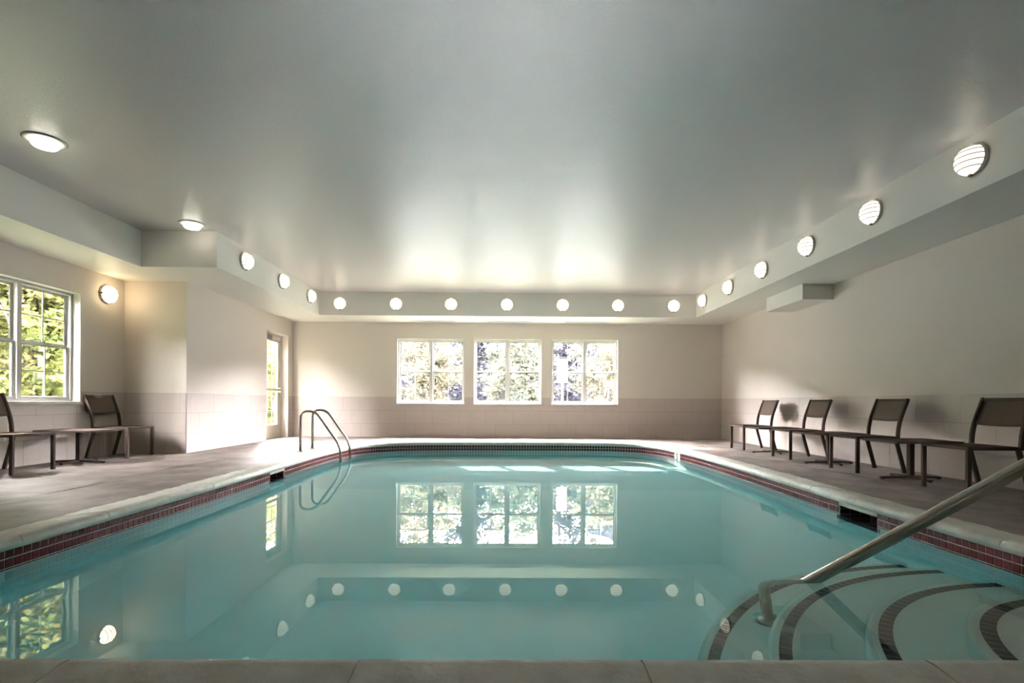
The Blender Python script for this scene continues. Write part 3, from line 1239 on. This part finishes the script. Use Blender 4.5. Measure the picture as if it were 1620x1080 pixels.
def tree(name, label, x, y, h, rx, rz_, zc, mat_leaf, n, leaf=0.12, seed=1, trunk=0.13, group=None, cat='tree'):
    rng = random.Random(seed)
    r = empty(name, (x, y, GZ))
    tag(r, label, cat, group)
    if trunk > 0:
        b = MB()
        bend = [(0, 0, -0.05), (rng.uniform(-.1, .1), rng.uniform(-.1, .1), h * .25), (rng.uniform(-.2, .2), rng.uniform(-.2, .2), h * .5),
                (rng.uniform(-.3, .3), 0, h * .85)]
        b.tube(bend, [trunk * 1.2, trunk, trunk * .75, trunk * .2], 9)
        for k in range(9):
            a = rng.uniform(0, 2 * PI)
            z = h * rng.uniform(.25, .7)
            L = rx * rng.uniform(.5, .9)
            p0 = Vector((0, 0, z))
            p1 = p0 + Vector((math.cos(a) * L * .5, math.sin(a) * L * .5, L * .25))
            p2 = p0 + Vector((math.cos(a) * L, math.sin(a) * L, L * .55))
            b.tube([p0, p1, p2], [trunk * .4, trunk * .25, trunk * .08], 6)
        b.build('trunk', 'bark', r)
    # leaf clumps
    verts, faces = [], []
    clumps = []
    for k in range(max(10, n // 70)):
        while True:
            p = Vector((rng.uniform(-1, 1), rng.uniform(-1, 1), rng.uniform(-1, 1)))
            if p.length < 1:
                break
        p = p * (0.45 + 0.55 * p.length)
        clumps.append((Vector((p.x * rx, p.y * rx, zc + p.z * rz_)), rx * rng.uniform(.12, .30)))
    for k in range(n):
        c, s = rng.choice(clumps)
        p = c + Vector((rng.gauss(0, .5), rng.gauss(0, .5), rng.gauss(0, .38))) * s
        if p.z < 0.02:
            p.z = 0.02 + rng.random() * .1
        d1 = Vector((rng.gauss(0, 1), rng.gauss(0, 1), rng.gauss(0, .6))).normalized()
        d2 = d1.cross(Vector((rng.gauss(0, 1), rng.gauss(0, 1), rng.gauss(0, 1)))).normalized()
        L = leaf * rng.uniform(.6, 1.25)
        i0 = len(verts)
        verts += [tuple(p - d1 * L * .5), tuple(p + d2 * L * .3), tuple(p + d1 * L * .5), tuple(p - d2 * L * .3)]
        faces.append((i0, i0 + 1, i0 + 2, i0 + 3))
    me = bpy.data.meshes.new('foliage')
    me.from_pydata(verts, [], faces)
    me.materials.append(M[mat_leaf])
    link('foliage', me, r)
    return r


TG = 'trees outside the back windows'
tree('leafy_tree', 'golden leafy tree outside the window beside the door corner', -2.95, 18.5, 5.0, 1.4, 2.0, 2.7, 'leaf_p', 9000, .15, 11, group=TG)
tree('leafy_tree', 'pale green tree outside the middle back window', 0.35, 18.6, 5.0, 1.4, 2.0, 2.7, 'leaf_g', 9000, .15, 12, group=TG)
tree('leafy_tree', 'pale tree behind the sign post outside', 3.6, 18.8, 5.0, 1.35, 2.0, 2.7, 'leaf_p', 6500, .15, 13, group=TG)
tree('dark_tree', 'dark tall tree beyond the window beside the door corner', -5.9, 24.5, 8.0, 2.0, 3.0, 4.0, 'leaf_d', 9000, .2, 14, .22, group=TG)
tree('dark_tree', 'dark tall tree half hidden by the golden tree outside', -1.7, 24.8, 8.0, 2.0, 3.0, 4.0, 'leaf_d', 9000, .2, 17, .22, group=TG)
tree('dark_tree', 'dark tall tree half hidden by the pale green tree outside', 2.5, 24.6, 7.5, 2.0, 2.8, 3.7, 'leaf_d', 8000, .2, 18, .22, group=TG)
tree('dark_tree', 'dark tall tree beyond the window with the sign post', 6.7, 24.5, 8.0, 2.0, 3.0, 3.9, 'leaf_d', 8000, .2, 15, .24, group=TG)
LG = 'autumn trees outside the alcove window'
tree('autumn_tree', 'yellow green autumn tree close outside the alcove window', -9.7, 10.5, 7.5, 1.8, 3.6, 3.9, 'leaf_y', 30000, .145, 21, group=LG)
tree('autumn_tree', 'golden autumn tree further out beyond the alcove window', -13.4, 14.6, 6.5, 2.2, 2.8, 3.2, 'leaf_y', 14000, .2, 22, group=LG)
tree('autumn_tree', 'broad autumn tree added out of view past the patio chairs to block sky', -9.9, 5.9, 7.5, 1.7, 3.6, 3.9, 'leaf_y', 14000, .26, 25, group=LG)  # unseen tree put in against sky light entering by the door
tree('autumn_tree', 'autumn tree standing off behind the glazed door', -9.6, 18.9, 5.5, 1.8, 2.3, 3.0, 'leaf_y', 7000, .14, 26, group=LG)

for k, (x, y, lb) in enumerate(((-13.3, 8.2, 'tall dense hedge bush added to block sky behind the close autumn tree'),  # hedge added to close low sky gaps seen from door and alcove window
                                (-14.2, 4.2, 'dense hedge bush added to block sky behind the broad autumn tree'),
                                (-14.2, 0.0, 'dense hedge bush added to block sky beyond the broad autumn tree'),
                                (-13.6, 20.2, 'dense hedge bush added to block sky beside the tree off behind the door'),
                                (-10.6, 23.2, 'dense hedge bush added to block sky beyond the glazed door'),
                                (-17.6, 11.6, 'dense hedge bush added to block sky, set back between the autumn trees'))):
    tree('sky_block_bush', lb, x, y, 5.6 if k else 9.0, 1.75, 2.9 if k else 4.6, 2.9 if k else 4.6, 'leaf_y' if k else 'leaf_g', 9000 if k else 16000, .24, 40 + k, .08, group='tall hedge added outside the alcove to block sky', cat='bush')
for k, x in enumerate((-10.5, -6.3, -2.1, 2.1, 6.3, 10.5)):  # hedge row added to cut the bright low sky behind the windows
    tree('sky_block_bush', 'dark hedge bush added to block low sky in the row behind the car park, number %s from the door side' % ORD[k], x, 29.0, 3.0, 1.9, 1.5, 1.4, 'leaf_d', 6000, .2, 50 + k, .05,
         group='hedge added behind the car park to block low sky', cat='bush')
for k, (x, y, lb) in enumerate(((10.5, 15.2, 'broad green tree added to block low sky at the side of the car park near the building'),  # dense trees added beside the yard to keep horizon light off the walls
                                (14.5, 18.8, 'broad green tree added to block low sky at the far side corner of the car park'),
                                (-17.5, 18.5, 'broad green tree added to block low sky beyond the hedge on the door side'),
                                (11.2, 23.5, 'broad green tree added to block low sky at the end of the hedge row'))):
    tree('sky_block_tree', lb, x, y, 5.5, 2.1, 2.7, 2.8, 'leaf_g', 9000, .28, 60 + k, .15, group='trees added round the car park to block low sky')
tree('autumn_tree', 'unseen tall autumn tree added to block sky at the near end of the building', -9.4, -3.3, 7.5, 1.9, 3.4, 3.7, 'leaf_y', 9000, .2, 28, group=LG)  # three trees added out of view to keep sky off the alcove
tree('autumn_tree', 'unseen tall autumn tree added to block sky, set back from the near end of the building', -14.8, -5.8, 8.5, 2.2, 3.8, 4.2, 'leaf_y', 9000, .22, 29, group=LG)
tree('autumn_tree', 'unseen tall autumn tree added to block sky outside well past the broad one', -9.9, 1.4, 7.5, 1.9, 3.6, 3.9, 'leaf_y', 9000, .16, 27, group=LG)

for k, (x, y, lb) in enumerate(((-4.6, -6.4, 'unseen broad green tree added to filter daylight outside the near wall on the alcove side'),  # trees added out of view to filter daylight at the near end
                                (0.2, -8.9, 'unseen broad green tree added to filter daylight outside the near wall in the middle'),
                                (4.8, -8.6, 'unseen broad green tree added to filter daylight outside the near wall on the steps side'))):
    tree('sky_block_tree', lb, x, y, 6.5, 1.9, 3.2, 3.4, 'leaf_g', 8000, .24, 70 + k, .15, group='unseen trees added outside the near wall to filter daylight')

# belt of dark trees added to block low sky on the horizon, too far away to count
bt = MB()
rng = random.Random(5)
for k in range(96):
    a = 2 * PI * k / 96 + rng.uniform(-.02, .02)
    rad = 44 + rng.uniform(-3, 3)
    cx, cy = rad * math.cos(a), 6 + rad * math.sin(a)
    w, hh = rng.uniform(2.2, 3.2), rng.uniform(8.5, 12.5)
    r_ = bmesh.ops.create_icosphere(bt.bm, subdivisions=3, radius=1.0)
    for v in r_['verts']:
        q = v.co.copy()
        jitter = 1 + 0.16 * math.sin(q.x * 9 + k) * math.sin(q.y * 8 - k) * math.sin(q.z * 10 + 2 * k)
        v.co = Vector((cx + q.x * w * jitter, cy + q.y * w * jitter, GZ + hh * 0.48 + q.z * hh * 0.5 * jitter))
tag(bt.build('sky_block_belt', 'leaf_d'), 'distant belt of dark trees added round the grounds to block horizon sky', 'trees', kind='stuff')

# sign post
sp = empty('sign_post', (1.585, 15.0, GZ))
tag(sp, 'white double sign board on a slim post outside the back window', 'sign')
MB().box(-.022, .022, -.02, .02, -.05, 2.64).build('post', 'signw', sp)
MB().box(-.155, .155, -.026, -.02, 2.20, 2.64).build('sign_board', 'signw', sp, bevel=0.002)
MB().box(-.155, .155, -.026, -.02, 1.95, 2.17).build('sign_board', 'signw', sp, bevel=0.002)


def car(label, x, y):
    r = empty('parked_car', (x, y, GZ))
    tag(r, label, 'car', 'cars parked outside')
    # side profile extruded across the width
    prof = [(-2.1, .35), (-2.15, .7), (-1.95, .95), (-1.1, 1.0), (-.45, 1.42), (.9, 1.44), (1.55, 1.05), (2.1, .98), (2.2, .6), (2.15, .33)]
    b = MB()
    sec = []
    for yy, k in ((-.88, .96), (-.80, 1.0), (.80, 1.0), (.88, .96)):
        sec.append([(px * k, yy, pz if pz < 1.1 else pz * k) for px, pz in prof])
    b.sweep(sec).build('body', 'carp', r, bevel=0.03)
    for yy in (-.885, .86):
        MB().sweep([[(-.95, yy, 1.02), (-.42, yy, 1.34), (.82, yy, 1.36), (1.3, yy, 1.05)],
                    [(-.95, yy + .025, 1.02), (-.42, yy + .025, 1.34), (.82, yy + .025, 1.36), (1.3, yy + .025, 1.05)]]).build('side_window', 'carg', r)
    for wx in (-1.35, 1.35):
        for wy in (-.80, .80):
            MB().lathe([(0, -.1), (.29, -.1), (.32, -.06), (.32, .06), (.29, .1), (0, .1)], 20,
                       Matrix.Translation((wx, wy, .32)) @ Matrix.Rotation(PI / 2, 4, 'X')).build('wheel', 'tyre', r)
    return r


car('pale car parked behind the window with the sign post', 4.6, 21.9)
car('pale car parked outside beyond the middle back window', -0.9, 21.9)
